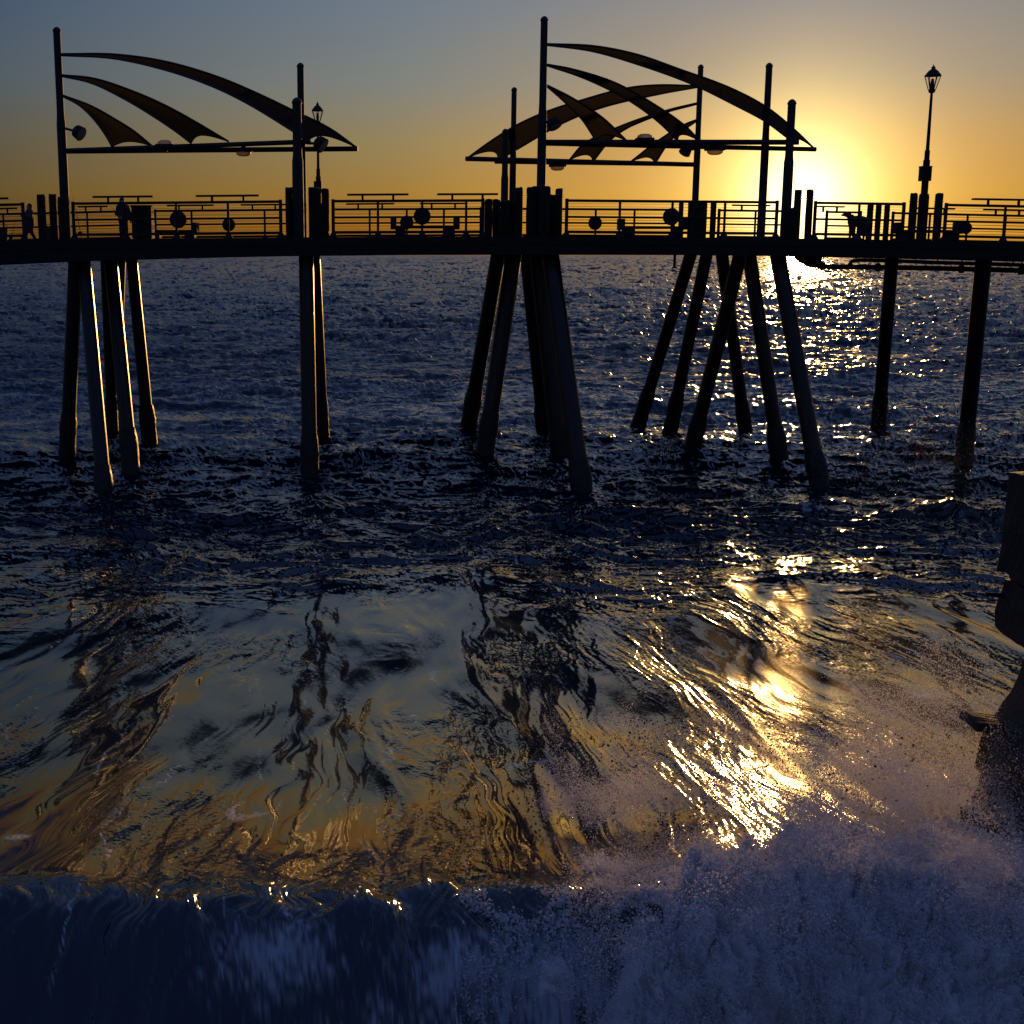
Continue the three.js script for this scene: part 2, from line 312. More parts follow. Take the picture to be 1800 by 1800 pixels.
pile(876, 446, 49, 26, 831, 708, 51, 28, 'leftmost pile of the middle cluster, leaning far left', GC);
pile(903, 446, 46, 29, 859, 750, 45.5, 31, 'second pile of the middle cluster, leaning left', GC);
pile(927, 446, 49, 28, 956, 735, 50.5, 30, 'inner rear pile of the middle cluster, leaning right', GC);
pile(945, 446, 46, 30, 981, 775, 45.5, 30, 'inner front pile of the middle cluster, leaning right', GC);
pile(967, 446, 43, 31, 1020, 838, 41, 36, 'rightmost and nearest pile of the middle cluster', GC);
pile(1214, 448, 50, 22, 1136, 702, 54, 23, 'leftmost pile of the right cluster, leaning far left', GR);
pile(1242, 448, 48, 22, 1187, 714, 51, 24, 'second pile of the right cluster, leaning left', GR);
pile(1269, 448, 50, 22, 1306, 728, 51, 23, 'rear pile of the right cluster that is crossed by a left leaning pile', GR);
pile(1301, 448, 45, 25, 1224, 758, 46.5, 28, 'long pile of the right cluster crossing in front of another', GR);
pile(1317, 448, 46, 24, 1366, 778, 45.5, 30, 'fifth pile of the right cluster, leaning right', GR);
pile(1367, 448, 43, 27, 1435, 822, 41.5, 33, 'rightmost and nearest pile of the right cluster, leaning right', GR);
pile(1568, 453, 48, 23, 1547, 712, 51, 24, 'plain upright pile below the three short posts', 'plain piles at the right');
pile(1729, 456, 43, 28, 1698, 772, 44.5, 29, 'plain upright pile nearest the right edge', 'plain piles at the right');

// ---- railings
function railing(pxs, D, label, opt = {}) {
  const posts = pxs.map((p) => onDeck(p, D)), H = opt.h ?? 1.09, far = D > 46;
  const root = thing('railing_section', V((posts[0].x + posts.at(-1).x) / 2, deckY((posts[0].x + posts.at(-1).x) / 2), -D), label, 'railing', far ? 'railings on the far side of the pier' : 'railings on the near side of the pier');
  posts.forEach((p, i) => {
    const end = i === 0 || i === posts.length - 1, q = wpart('post', tube(p, p.clone().add(V(0, H + (end ? 0.06 : 0), 0)), end ? 0.055 : 0.04, end ? 0.055 : 0.04, 10), M.iron, root);
    wpart('foot', tube(p, p.clone().add(V(0, 0.13, 0)), 0.15, 0.07, 10), M.iron, root, q);
  });
  const a = posts[0], b = posts.at(-1), up = (h) => [a.clone().setY(a.y + h), b.clone().setY(b.y + h)];
  wpart('top_rail', tube(...up(H), 0.042, 0.042, 8), M.iron, root);
  wpart('rail', tube(...up(H * 0.55), 0.034, 0.034, 8), M.iron, root);
  wpart('bottom_rail', bar(...up(H * 0.135), 0.07, 0.085), M.iron, root);
  for (const k of [0.2, 0.29, 0.37, 0.46, 0.66, 0.75, 0.84, 0.92]) wpart('cable', tube(...up(H * k), 0.005, 0.005, 5, false), M.steel, root);
  for (const [p0, p1] of opt.shelves || []) {
    const s0 = onDeck(p0, D), s1 = onDeck(p1, D), hy = H + 0.19; s0.y += hy; s1.y += hy;
    const s = wpart('shelf', bar(s0, s1, 0.24, 0.055), M.timber, root);
    for (const t of [0.25, 0.75]) { const q = s0.clone().lerp(s1, t); wpart('bracket', bar(q.clone().setY(q.y - 0.20), q.clone().setY(q.y - 0.025), 0.05, 0.07), M.iron, root, s); }
  }
  for (const [p, yc, r] of opt.discs || []) {
    const c = at(p, yc, D - 0.12), rr = r * D * CP / F;
    const dg = new THREE.CylinderGeometry(rr * 0.88, rr * 0.88, 0.05, 28); dg.rotateX(Math.PI / 2); dg.translate(c.x, c.y, c.z);
    const disc = wpart('medallion', dg, M.iron, root); const rg = new THREE.TorusGeometry(rr * 0.93, rr * 0.07, 8, 32); rg.translate(c.x, c.y, c.z); wpart('rim', rg, M.iron, root, disc);
    for (let k = 0; k < 4; k++) { const A = Math.PI / 4 + k * Math.PI / 2, e = V(Math.cos(A), Math.sin(A), 0); wpart('spoke', tube(c.clone().addScaledVector(e, rr * 0.78), c.clone().addScaledVector(e, rr * 0.95), rr * 0.05, rr * 0.05, 6), M.iron, root, disc); }
  }
}
railing([-150, -60, 43], 42.25, 'near railing at the left edge, left of the tall mast', { shelves: [[-85, 20]] });
railing([131, 222, 311, 402, 494], 42.25, 'near railing below the left canopy, with two raised shelves', { shelves: [[167, 272], [347, 457]], discs: [[313, 386, 15]] });
railing([586, 664.5, 742, 819, 848], 42.25, 'near railing between the left canopy post and the middle timber cluster', { shelves: [[611, 718], [768, 874]], discs: [[742, 380, 15]] });
railing([995, 1088, 1180, 1272, 1363], 42.25, 'near railing without shelves below the front sails of the right canopy', { discs: [[1180, 381, 15]] });
railing([1430, 1507, 1585], 42.25, 'short near railing in front of the dog', {});
railing([1659, 1763, 1866, 1960], 42.25, 'near railing at the right edge, right of the lamp post', { shelves: [[1705, 1812]] });
railing([-120, -56, 8, 72, 155, 219], 50, 'far railing at the left edge, behind the two people', { shelves: [[-40, 35], [140, 193]] });
railing([274, 338, 402, 466, 530], 50, 'far railing behind the left canopy railing', { shelves: [[296, 378], [425, 505]], discs: [[402, 395, 11.5]] });
railing([586, 650, 715, 780, 845], 50, 'far railing behind the bench in the left middle', { shelves: [[609, 693], [738, 820]], discs: [[715, 391, 12]] });
railing([905, 978, 1046, 1114, 1183], 50, 'far railing with a medallion, behind the bench in the middle', { discs: [[1046, 392, 12]] });
railing([1262, 1326, 1390], 50, 'short far railing in front of the sun', { shelves: [[1285, 1350]] });
railing([1451, 1510], 50, 'far railing behind the dog', { shelves: [[1432, 1480]] });
railing([1567, 1632, 1698, 1765, 1832, 1900], 50, 'far railing at the right edge, behind the lamp post', { shelves: [[1606, 1673], [1726, 1808]], discs: [[1699, 401, 10]] });

// ---- short timber posts standing on the deck
function stub(x0, x1, yt, D, label, group, slant = 0) {
  const c = onDeck((x0 + x1) / 2, D), top = topOf((x0 + x1) / 2, yt, D), r = (x1 - x0) * D * CP / F / 2, H = top - c.y, s = R0() * 50;
  const g = lathe([[0.001, 0], [r * 0.98, 0], [r, H * 0.45], [r * 0.99, H * 0.8], [r * 0.86, H * 0.82], [r * 0.88, H * 0.84], [r, H * 0.86], [r * 0.98, H - 0.05], [r * 0.9, H], [0.001, H]], 12), p = g.attributes.position;
  for (let i = 0; i < p.count; i++) { const x = p.getX(i), y = p.getY(i), z = p.getZ(i), k = 1 + 0.05 * n3(x * 5 + s, y * 1.5, z * 5); p.setXYZ(i, x * k, y > H * 0.9 ? y + slant * x + 0.03 * n3(x * 6, s, z * 6) : y, z * k); }
  g.computeVertexNormals();
  const o = thing('timber_post', c, label, 'post', group); part('trunk', g, M.timber, o);
  const b = new THREE.TorusGeometry(r * 0.98, 0.018, 6, 16); b.rotateX(Math.PI / 2); b.translate(0, H * 0.83, 0); part('iron_band', b, M.iron, o);
}
const GP = 'short timber posts on the pier';
stub(68, 83, 342.5, 42.9, 'left of the two short timber posts beside the leftmost mast', GP);
stub(89, 103, 342, 43.1, 'short timber post touching the leftmost mast', GP);
stub(104, 125.5, 346, 44.6, 'stout timber post wrapped round the foot of the leftmost mast', GP);
stub(502.5, 516, 330, 42.8, 'leftmost short post of the group under the left canopy', GP);
stub(543, 563, 330, 42.9, 'stout short post in front of the smaller street lamp', GP);
stub(566, 579.5, 332, 43.1, 'rightmost short post of the group under the left canopy', GP);
stub(851, 865, 350.5, 43.6, 'leftmost post of the big middle timber cluster', GP);
stub(865, 879, 351, 44.1, 'second post of the big middle timber cluster', GP);
stub(878, 908, 352, 43.4, 'wide post of the middle cluster in front of two canopy posts', GP);
stub(905, 918, 329.5, 43, 'tall post just left of the bright slit in the middle cluster', GP);
stub(924, 946, 328.5, 42.9, 'thick post left of the central mast', GP, 0.12);
stub(945, 967, 327.5, 42.7, 'thick post at the foot of the central mast', GP);
stub(962, 978, 342, 43.5, 'lower post filling the notch of the middle cluster', GP);
stub(974.5, 987.5, 332, 43, 'rightmost post of the big middle timber cluster', GP);
stub(1191, 1199.6, 354, 50.2, 'thin far post beside the ringed medallion', GP);
stub(1207, 1217, 354, 50.2, 'second thin far post right of the ringed medallion', GP);
stub(1216, 1241, 354, 51.6, 'thick far post at the foot of the rear mast', GP);
stub(1246.5, 1257, 354, 50.4, 'thin far post right of the rear mast', GP);
stub(1372, 1386, 333, 43.1, 'short post left of the sun slit below the right canopy', GP);
stub(1392, 1405, 334, 43, 'short post just right of the sun slit', GP);
stub(1413, 1426, 334, 43.1, 'short post with sky on both sides, right of the right canopy', GP);
stub(1376, 1402, 366, 42.7, 'squat thick post in front of the sun slit', GP);
stub(1521, 1532, 359, 49.4, 'left of three thin posts beside the dog', GP);
stub(1536, 1546, 359, 49.4, 'middle of three thin posts beside the dog', GP);
stub(1551, 1561, 359, 49.4, 'right of three thin posts beside the dog', GP);
stub(1594.5, 1608, 340, 42.8, 'short post left of the tall street lamp', GP);
stub(1638.5, 1652.5, 340, 42.8, 'short post right of the tall street lamp', GP);

// ---- canopies: masts, booms and sails
function mast(px0, py0, pxTop, pyTop, D, wpx, root, name = 'mast') {
  const t = at(pxTop, pyTop, D), base = V(t.x, deckY(t.x) - 0.1, -D), r = wpx * D * CP / F / 2, H = t.y - base.y;
  const g = lathe([[0.001, 0], [r * 1.28, 0], [r * 1.22, H * 0.42], [r * 1.2, H * 0.56], [r * 1.06, H * 0.59], [r, H * 0.62], [r * 0.98, H - r * 1.3], [r * 1.12, H - r * 1.25], [r * 1.1, H - r * 0.95], [r * 0.8, H - r * 0.4], [r * 0.35, H - r * 0.08], [0.001, H]], 16);
  g.translate(base.x, base.y, base.z); wpart(name, g, M.steel, root); return base;
}
function sail(up, low, D0, DU, DL, root) {                                // two edge curves from the mast out to the booms
  const curve = (pts, D1) => { let L = 0; const acc = pts.map((p, i) => (L += i ? Math.hypot(p[0] - pts[i - 1][0], p[1] - pts[i - 1][1]) : 0)); return new THREE.CatmullRomCurve3(pts.map((p, i) => at(p[0], p[1], mixf(D0, D1, acc[i] / L))), false, 'centripetal'); };
  const cu = curve(up, DU), cl = curve(low, DL), NT = 44, NSs = 12, P = [], UV = [], I = [];
  const pt = (t, s) => { const tt = t * (1 - 0.09 * 4 * s * (1 - s) * t * t), a = cl.getPoint(tt), b = cu.getPoint(tt), q = a.lerp(b, s); q.y -= 0.10 * 4 * s * (1 - s) * Math.sin(Math.PI * Math.min(1, t * 1.05)) ; return q; };
  for (let i = 0; i <= NT; i++) for (let j = 0; j <= NSs; j++) { const q = pt(i / NT, j / NSs); P.push(q.x, q.y, q.z); UV.push(i / 6, j / 6); }
  for (let i = 0; i < NT; i++) for (let j = 0; j < NSs; j++) { const a = i * (NSs + 1) + j; I.push(a, a + 1, a + NSs + 1, a + 1, a + NSs + 2, a + NSs + 1); }
  const g = new THREE.BufferGeometry(); g.setAttribute('position', new THREE.Float32BufferAttribute(P, 3)); g.setAttribute('uv', new THREE.Float32BufferAttribute(UV, 2)); g.setIndex(I); g.computeVertexNormals();
  const o = wpart('sail', g, M.sail, root), line = (f, r) => new THREE.TubeGeometry(new THREE.CatmullRomCurve3(Array.from({ length: 24 }, (_, i) => f(i / 23))), 40, r, 6);
  wpart('edge_spar', line((t) => pt(t, 1), 0.035), M.steel, root, o); wpart('edge_spar', line((t) => pt(t, 0), 0.03), M.steel, root, o); wpart('hem', line((t) => pt(1, t), 0.018), M.sail, root, o);
  const lace = []; for (let i = 4; i < 22; i++) { const t = i / 23, a = pt(t, 0), b = pt(t, 0.14); lace.push(tube(a, b, 0.008, 0.008, 5, false)); }
  wpart('lacing', mergeGeometries(lace), M.steel, root, o);
}
const boom = (p, q, r, root) => wpart('boom', tube(at(...p), at(...q), r, r, 10), M.steel, root);

{
  const D0 = 46, b = at(104, 420, D0); b.y = deckY(b.x);
  const c = thing('shade_canopy', b, 'canopy of three curved dark sails on the leftmost mast', 'canopy', 'sail canopies on the pier');
  mast(0, 0, 99.5, 47, D0, 13, c); mast(0, 0, 528, 110, 45, 12, c, 'rear_post'); mast(0, 0, 521.5, 171, 42.7, 16, c, 'front_post');
  boom([110, 265, D0], [545, 249, 42.7], 0.075, c); boom([110, 266, D0], [629, 261.5, 45], 0.085, c);
  sail([[108, 95], [200, 95.5], [290, 108], [380, 134], [450, 163], [515, 194], [580, 226], [626, 259]], [[108, 97.5], [200, 103], [300, 126], [380, 155], [440, 185], [515, 231], [540, 247]], D0, 45, 42.7, c);
  sail([[108, 132], [165, 138], [230, 159], [290, 185], [345, 215], [402, 249]], [[108, 134], [160, 146], [220, 175], [270, 205], [310, 232], [336, 252]], D0, 45.4, 43.9, c);
  sail([[109, 167], [160, 186], [205, 211], [235, 230], [268, 257]], [[109, 169], [140, 186], [165, 210], [185, 237], [197, 258]], D0, 45.7, 44.9, c);
}
{
  const D0 = 43.4, b = at(950, 420, D0); b.y = deckY(b.x);
  const c = thing('shade_canopy', b, 'canopy of three curved sails on the tallest central mast, reaching right to the sun', 'canopy', 'sail canopies on the pier');
  mast(0, 0, 957, 28, D0, 12.5, c); mast(0, 0, 1352.5, 110, 45, 11.5, c, 'rear_post'); mast(0, 0, 1392.5, 174, 42.8, 14, c, 'front_post');
  boom([957, 250, D0], [1404, 250, 42.8], 0.085, c); boom([957, 252, D0], [1434, 262.5, 45], 0.075, c);
  sail([[962, 77.5], [1044, 81], [1120, 96], [1195, 122], [1282, 154], [1347, 188], [1400, 231], [1431, 261]], [[962, 79.5], [1040, 90], [1120, 113], [1214, 147], [1290, 184], [1346, 214], [1385, 243], [1398, 252]], D0, 45, 42.8, c);
  sail([[962, 113.5], [1007, 122], [1082, 146], [1157, 188], [1205, 222], [1230, 248]], [[962, 115.5], [1025, 137], [1101, 174], [1158, 215], [1192, 249]], D0, 44.4, 43.1, c);
  sail([[962, 150], [1007, 173], [1059, 207], [1101, 247]], [[962, 152.5], [991, 178], [1022, 209], [1048, 248]], D0, 43.9, 43.3, c);
}
{
  const D0 = 51.6, b = at(1224, 420, D0); b.y = deckY(b.x);
  const c = thing('shade_canopy', b, 'rear canopy of three translucent sails running left from the far mast', 'canopy', 'sail canopies on the pier');
  mast(0, 0, 1232, 113, D0, 9.5, c); mast(0, 0, 904, 153, 49.6, 9.5, c, 'rear_post'); mast(0, 0, 888.5, 226, 48.6, 10.5, c, 'front_post');
  boom([1228, 289, D0], [870, 284, 49.6], 0.08, c); boom([1228, 289.5, D0], [819, 279, 48.6], 0.085, c);
  sail([[1226, 151], [1157, 149.5], [1101, 155], [1006, 181], [961, 196], [908, 220], [860, 250], [823, 277]], [[1226, 153.5], [1157, 166], [1059, 189], [991, 216], [910, 262], [874, 283]], D0, 48.6, 49.6, c);
  sail([[1226, 181], [1172, 194], [1090, 222], [1025, 254], [1001, 281]], [[1226, 183], [1142, 207], [1078, 242], [1042, 285]], D0, 49.6, 50.4, c);
  sail([[1226, 210], [1203, 219], [1157, 247], [1109, 284]], [[1226, 212], [1180, 246], [1152, 287]], D0, 50.4, 51, c);
}

// ---- floodlights on the masts and booms
function drumLight(px, py, D, wpx, ax, ay, tilt, label) {
  const c = at(px, py, D), r = wpx * D * CP / F / 2, root = thing('floodlight', c, label, 'floodlight', 'drum floodlights');
  const g = lathe([[0.001, 0], [r * 0.5, 0.01], [r * 0.9, r * 0.35], [r, r * 0.9], [r, r * 1.35], [r * 0.94, r * 1.4]], 18), q = new THREE.Quaternion().setFromUnitVectors(V(0, 1, 0), tilt.clone().normalize());
  g.translate(0, -r * 0.7, 0); g.applyQuaternion(q); const h = part('housing', g, M.iron, root);
  const l = lathe([[0.001, 0.1 * r], [r * 0.6, 0.06 * r], [r * 0.93, 0]], 18); l.translate(0, r * 0.68, 0); l.applyQuaternion(q); part('lens', l, M.lens, root);
  const k = new THREE.TorusGeometry(r * 1.02, r * 0.06, 6, 20); k.rotateX(Math.PI / 2); k.translate(0, r * 0.62, 0); k.applyQuaternion(q); part('hood_ring', k, M.iron, h);
  wpart('arm', tube(at(ax, ay, D), c, 0.04, 0.04, 8), M.iron, root);
}
drumLight(137, 232, 45.6, 24, 112, 225, V(0.8, -0.5, 0.35), 'drum floodlight on a short arm from the leftmost mast');
drumLight(562, 252, 43.5, 26, 540, 252, V(0.75, -0.55, 0.3), 'drum floodlight right of the left canopy post, in front of the small lamp');
drumLight(973, 216, 43, 24, 957, 214, V(0.4, -0.8, 0.4), 'drum floodlight on the central mast, seen against the rear sail');
drumLight(1206, 264, 51, 20, 1224, 262, V(-0.5, -0.8, 0.3), 'drum floodlight just left of the rear mast');
function domeLight(px, py, D, wpx, up, label) {
  const c = at(px, py, D), r = wpx * D * CP / F / 2, root = thing('boom_light', c, label, 'light', 'dome lights on the booms');
  part('housing', box(0, 0, 0, r * 2, r * 0.42, r * 1.6), M.iron, root);
  const g = lathe([[0.001, -r * 0.5], [r * 0.5, -r * 0.46], [r * 0.8, -r * 0.3], [r * 0.86, -r * 0.1], [r * 0.86, 0]], 18); if (up) g.rotateX(Math.PI);
  g.translate(0, up ? r * 0.2 : -r * 0.2, 0); part('bowl', g, M.lens, root);
  part('clamp', box(0, up ? -r * 0.4 : r * 0.4, 0, r * 0.5, r * 0.4, r * 0.5), M.iron, root);
}
domeLight(290, 257, 43.9, 30, true, 'dome light on top of the left boom between two sails');
domeLight(428, 264, 44.8, 30, false, 'pale bowl light hanging below the left boom');
domeLight(1133, 246, 43.2, 30, true, 'bowl light on top of the front boom, between the crossing sails');
domeLight(1257, 261, 44.2, 32, false, 'bowl light hanging below the front boom near the sun');
domeLight(980, 290, 49.8, 28, false, 'bowl light hanging below the rear boom at the central mast');

// ---- street lamps
function streetLamp(px, yTop, D, label) {
  const t = at(px, yTop, D), base = V(t.x, deckY(t.x), -D), H = t.y - base.y, s = H / 5.75;
  const root = thing('street_lamp', base, label, 'lamp post', 'street lamps on the pier');
  const Y = (k) => H - k * s, P = (name, pts, m = M.iron, par = root, seg = 14) => part(name, lathe(pts.map(([r, k]) => [r * s, k]), seg), m, par);
  P('base', [[0.001, 0], [0.17, 0], [0.17, 1.45 * s], [0.15, 1.55 * s], [0.001, 1.56 * s]]);
  P('pole', [[0.001, 1.5 * s], [0.115, 1.5 * s], [0.11, Y(3.1)], [0.085, Y(3.08)], [0.085, Y(2.8)], [0.06, Y(2.76)], [0.042, Y(0.95)], [0.001, Y(0.95)]]);
  const bx = part('junction_box', box(-0.02, Y(3.55), 0, 0.33 * s, 0.46 * s, 0.3 * s), M.iron, root); part('box_lid', box(0, 0, 0, 0.35 * s, 0.03 * s, 0.32 * s).translate(-0.02, Y(3.31), 0), M.iron, bx);
  const lan = P('lantern_base', [[0.001, Y(0.96)], [0.09, Y(0.94)], [0.12, Y(0.86)], [0.09, Y(0.82)], [0.001, Y(0.82)]]);
  const rB = 0.115 * s, rT = 0.245 * s, y0 = Y(0.84), y1 = Y(0.42);
  for (let k = 0; k < 6; k++) {
    const A = k * Math.PI / 3 + 0.3, B = A + Math.PI / 3, c = (a, r, y) => V(Math.cos(a) * r, y, Math.sin(a) * r);
    part('frame_bar', tube(c(A, rB, y0), c(A, rT, y1), 0.014 * s, 0.014 * s, 6), M.iron, root);
    const g = new THREE.BufferGeometry().setFromPoints([c(A, rB, y0), c(B, rB, y0), c(B, rT, y1), c(A, rB, y0), c(B, rT, y1), c(A, rT, y1)]); g.computeVertexNormals(); part('pane', g, M.glass, root);
  }
  P('lamp_socket', [[0.001, y0], [0.055, y0], [0.06, Y(0.62)], [0.04, Y(0.5)], [0.001, Y(0.48)]], M.iron, lan);
  const roof = P('lantern_roof', [[0.001, Y(0.42)], [0.27, Y(0.42)], [0.27, Y(0.39)], [0.15, Y(0.24)], [0.075, Y(0.19)], [0.06, Y(0.16)], [0.08, Y(0.14)], [0.03, Y(0.1)], [0.001, Y(0.1)]], M.iron, root, 6);
  P('finial', [[0.001, Y(0.12)], [0.035, Y(0.1)], [0.012, Y(0.06)], [0.001, Y(0)]], M.iron, roof);
}
streetLamp(1641.5, 111, 43.3, 'tall street lamp with a six-sided lantern at the right');
streetLamp(558, 177, 51.5, 'smaller street lamp behind the left canopy');

// ---- benches
function bench(x0, x1, ySeat, D, label) {
  const a = onDeck(x0, D), b = onDeck(x1, D), c = a.clone().lerp(b, 0.5), L = b.x - a.x, root = thing('bench', c, label, 'bench', 'benches on the pier'), hs = clamp(topOf((x0 + x1) / 2, ySeat, D) - c.y, 0.35, 0.8);
  for (let k = 0; k < 4; k++) part('seat_slat', box(0, hs - 0.05, -0.24 + k * 0.16, L * 0.86, 0.09, 0.14), M.timber, root);
  for (const s of [-1, 1]) { part('leg', box(s * L * 0.36, (hs - 0.1) / 2, 0, 0.34, hs - 0.1, 0.5), M.timber, root); part('arm_block', box(s * L * 0.46, hs + 0.06, 0, 0.2, 0.36, 0.52), M.timber, root); }
}
bench(687, 807, 396.5, 45.5, 'bench in front of two medallions, left of the middle cluster');
bench(1086, 1206, 397.5, 46.5, 'bench under the front sails, left of the thin far posts');
bench(262, 347, 404, 47, 'bench right of the cabinet, below a medallion');
bench(1571, 1688, 404, 45, 'bench behind the tall street lamp');

// ---- cabinet by the standing person
{
  const c = onDeck(252.5, 43.2), H = topOf(252, 361, 43.2) - c.y, w = 34.5 * 43.2 * CP / F, root = thing('utility_cabinet', c, 'plain dark cabinet as tall as the railing, beside the standing person', 'cabinet');
  part('body', box(0, H / 2, 0, w, H - 0.06, 0.5), M.timber, root); part('lid', box(0, H - 0.03, 0, w + 0.05, 0.06, 0.56), M.timber, root); part('plinth', box(0, 0.05, 0, w - 0.04, 0.1, 0.46).translate(0, -0.03, 0), M.iron, root);
  const d = part('door', box(0, H / 2, 0.26, w - 0.08, H - 0.25, 0.02), M.timber, root); part('handle', box(w * 0.3, H / 2, 0.285, 0.03, 0.14, 0.03), M.iron, d);
}

// ---- pipes slung below the deck at the right
{
  const r1 = thing('utility_pipe', at(1440, 468, 43.5), 'thick pipe slung below the deck at the right, curving up at its left end', 'pipe');
  const pts = [at(1408, 452, 43.5), at(1418, 463, 43.5), at(1440, 467.5, 43.5), at(1560, 470, 43.5), at(1700, 473, 43.5), at(1900, 479, 43.5)];
  wpart('pipe_run', new THREE.TubeGeometry(new THREE.CatmullRomCurve3(pts, false, 'centripetal'), 60, 0.085, 10), M.iron, r1);
  for (const [px, y] of [[1446, 468], [1543, 470], [1690, 473], [1795, 476]]) {
    const q = at(px, y, 43.5), u = q.clone(); u.y = underY(q.x) + 0.05; const h = wpart('hanger', tube(q, u, 0.022, 0.022, 6), M.iron, r1);
    const fl = new THREE.CylinderGeometry(0.13, 0.13, 0.12, 12); fl.rotateZ(Math.PI / 2); fl.translate(q.x, q.y, q.z); wpart('coupling', fl, M.iron, r1, h);
  }
  const r2 = thing('utility_pipe', at(1505, 458, 44.2), 'thinner pipe running above the thick pipe below the deck', 'pipe');
  const p2 = [at(1493, 466, 44.2), at(1498, 459, 44.2), at(1510, 457.5, 44.2), at(1650, 461.5, 44.2), at(1900, 469, 44.2)];
  wpart('pipe_run', new THREE.TubeGeometry(new THREE.CatmullRomCurve3(p2, false, 'centripetal'), 50, 0.065, 10), M.iron, r2);
  for (const px of [1505, 1648, 1780]) { const q = at(px, 458 + (px - 1505) * 0.028, 44.2), u = q.clone(); u.y = underY(q.x) + 0.05; wpart('hanger', tube(q, u, 0.02, 0.02, 6), M.iron, r2); }
  const r3 = thing('junction_housing', at(1420, 456, 44), 'boat-shaped housing hanging below the deck where the pipes begin', 'housing');
  const c = r3.position, sh = new THREE.Shape([[-0.36, 0.16], [0.38, 0.16], [0.38, -0.20], [0.12, -0.20], [-0.2, -0.08], [-0.36, 0.04]].map(([x, y]) => new THREE.Vector2(x, y)));
  const g = new THREE.ExtrudeGeometry(sh, { depth: 0.4, bevelEnabled: true, bevelSize: 0.015, bevelThickness: 0.015, bevelSegments: 1 }); g.translate(0, 0, -0.2); part('shell', g, M.iron, r3); part('strap', box(0.1, 0.0, 0, 0.05, 0.44, 0.46), M.rust, r3);
  const r4 = thing('hanging_bracket', at(1186, 455, 42.6), 'short rusty bracket hanging below the deck, left of the right pile cluster', 'bracket');
  part('strap', box(0, 0, 0, 0.08, 0.5, 0.05), M.rust, r4); part('hook', box(0.0, -0.27, 0.03, 0.13, 0.05, 0.06), M.rust, r4);
}
// ------------------------------------------------------------------ people and the dog: one continuous skin each
function bodyGeo(bones, lo, hi, res, blend = 0.035) {                     // bones: [ax,ay,az, ra, bx,by,bz, rb]
  const mc = new MarchingCubes(res, new THREE.MeshBasicMaterial(), false, false, 60000), c = lo.clone().add(hi).multiplyScalar(0.5), S = Math.max(hi.x - lo.x, hi.y - lo.y, hi.z - lo.z) / 2 * 1.08, h = res / 2;
  for (let z = 0; z < res; z++) for (let y = 0; y < res; y++) for (let x = 0; x < res; x++) {
    const px = c.x + (x - h) / h * S, py = c.y + (y - h) / h * S, pz = c.z + (z - h) / h * S; let sum = 0;
    for (const [ax, ay, az, ra, bx, by, bz, rb] of bones) {
      const dx = bx - ax, dy = by - ay, dz = bz - az, l2 = dx * dx + dy * dy + dz * dz || 1e-9, t = clamp(((px - ax) * dx + (py - ay) * dy + (pz - az) * dz) / l2, 0, 1);
      const d = Math.hypot(px - ax - dx * t, py - ay - dy * t, pz - az - dz * t) - mixf(ra, rb, t); sum += Math.exp(-d / blend);
    }
    mc.field[x + y * res + z * res * res] = blend * Math.log(sum + 1e-30);
  }
  mc.isolation = 0; mc.update();
  const n = mc.count, g = new THREE.BufferGeometry(), P = new Float32Array(n * 3), N = new Float32Array(n * 3);
  for (let i = 0; i < n; i++) { P[3 * i] = c.x + mc.positionArray[3 * i] * S; P[3 * i + 1] = c.y + mc.positionArray[3 * i + 1] * S; P[3 * i + 2] = c.z + mc.positionArray[3 * i + 2] * S; for (let k = 0; k < 3; k++) N[3 * i + k] = mc.normalArray[3 * i + k]; }
  g.setAttribute('position', new THREE.BufferAttribute(P, 3)); g.setAttribute('normal', new THREE.BufferAttribute(N, 3)); g.computeVertexNormals(); return toCreasedNormals(g, 1.2);
}
function hand(c, dir, s) {                                                 // palm, four fingers and a thumb as short chains
  const b = [[c.x, c.y, c.z, 0.034 * s, c.x + dir.x * 0.07 * s, c.y + dir.y * 0.07 * s, c.z + dir.z * 0.07 * s, 0.034 * s]], e = V(c.x + dir.x * 0.085 * s, c.y + dir.y * 0.085 * s, c.z + dir.z * 0.085 * s);
  for (let k = 0; k < 4; k++) { const o = (k - 1.5) * 0.021 * s, L = [0.07, 0.082, 0.078, 0.06][k] * s; b.push([e.x, e.y, e.z + o, 0.0095 * s, e.x + dir.x * L + 0.012, e.y + dir.y * L, e.z + o, 0.0085 * s]); }
  b.push([c.x + 0.012, c.y, c.z + 0.02 * s, 0.012 * s, c.x + 0.035 * s + dir.x * 0.05 * s, c.y + dir.y * 0.05 * s, c.z + 0.05 * s, 0.0095 * s]); return b;
}
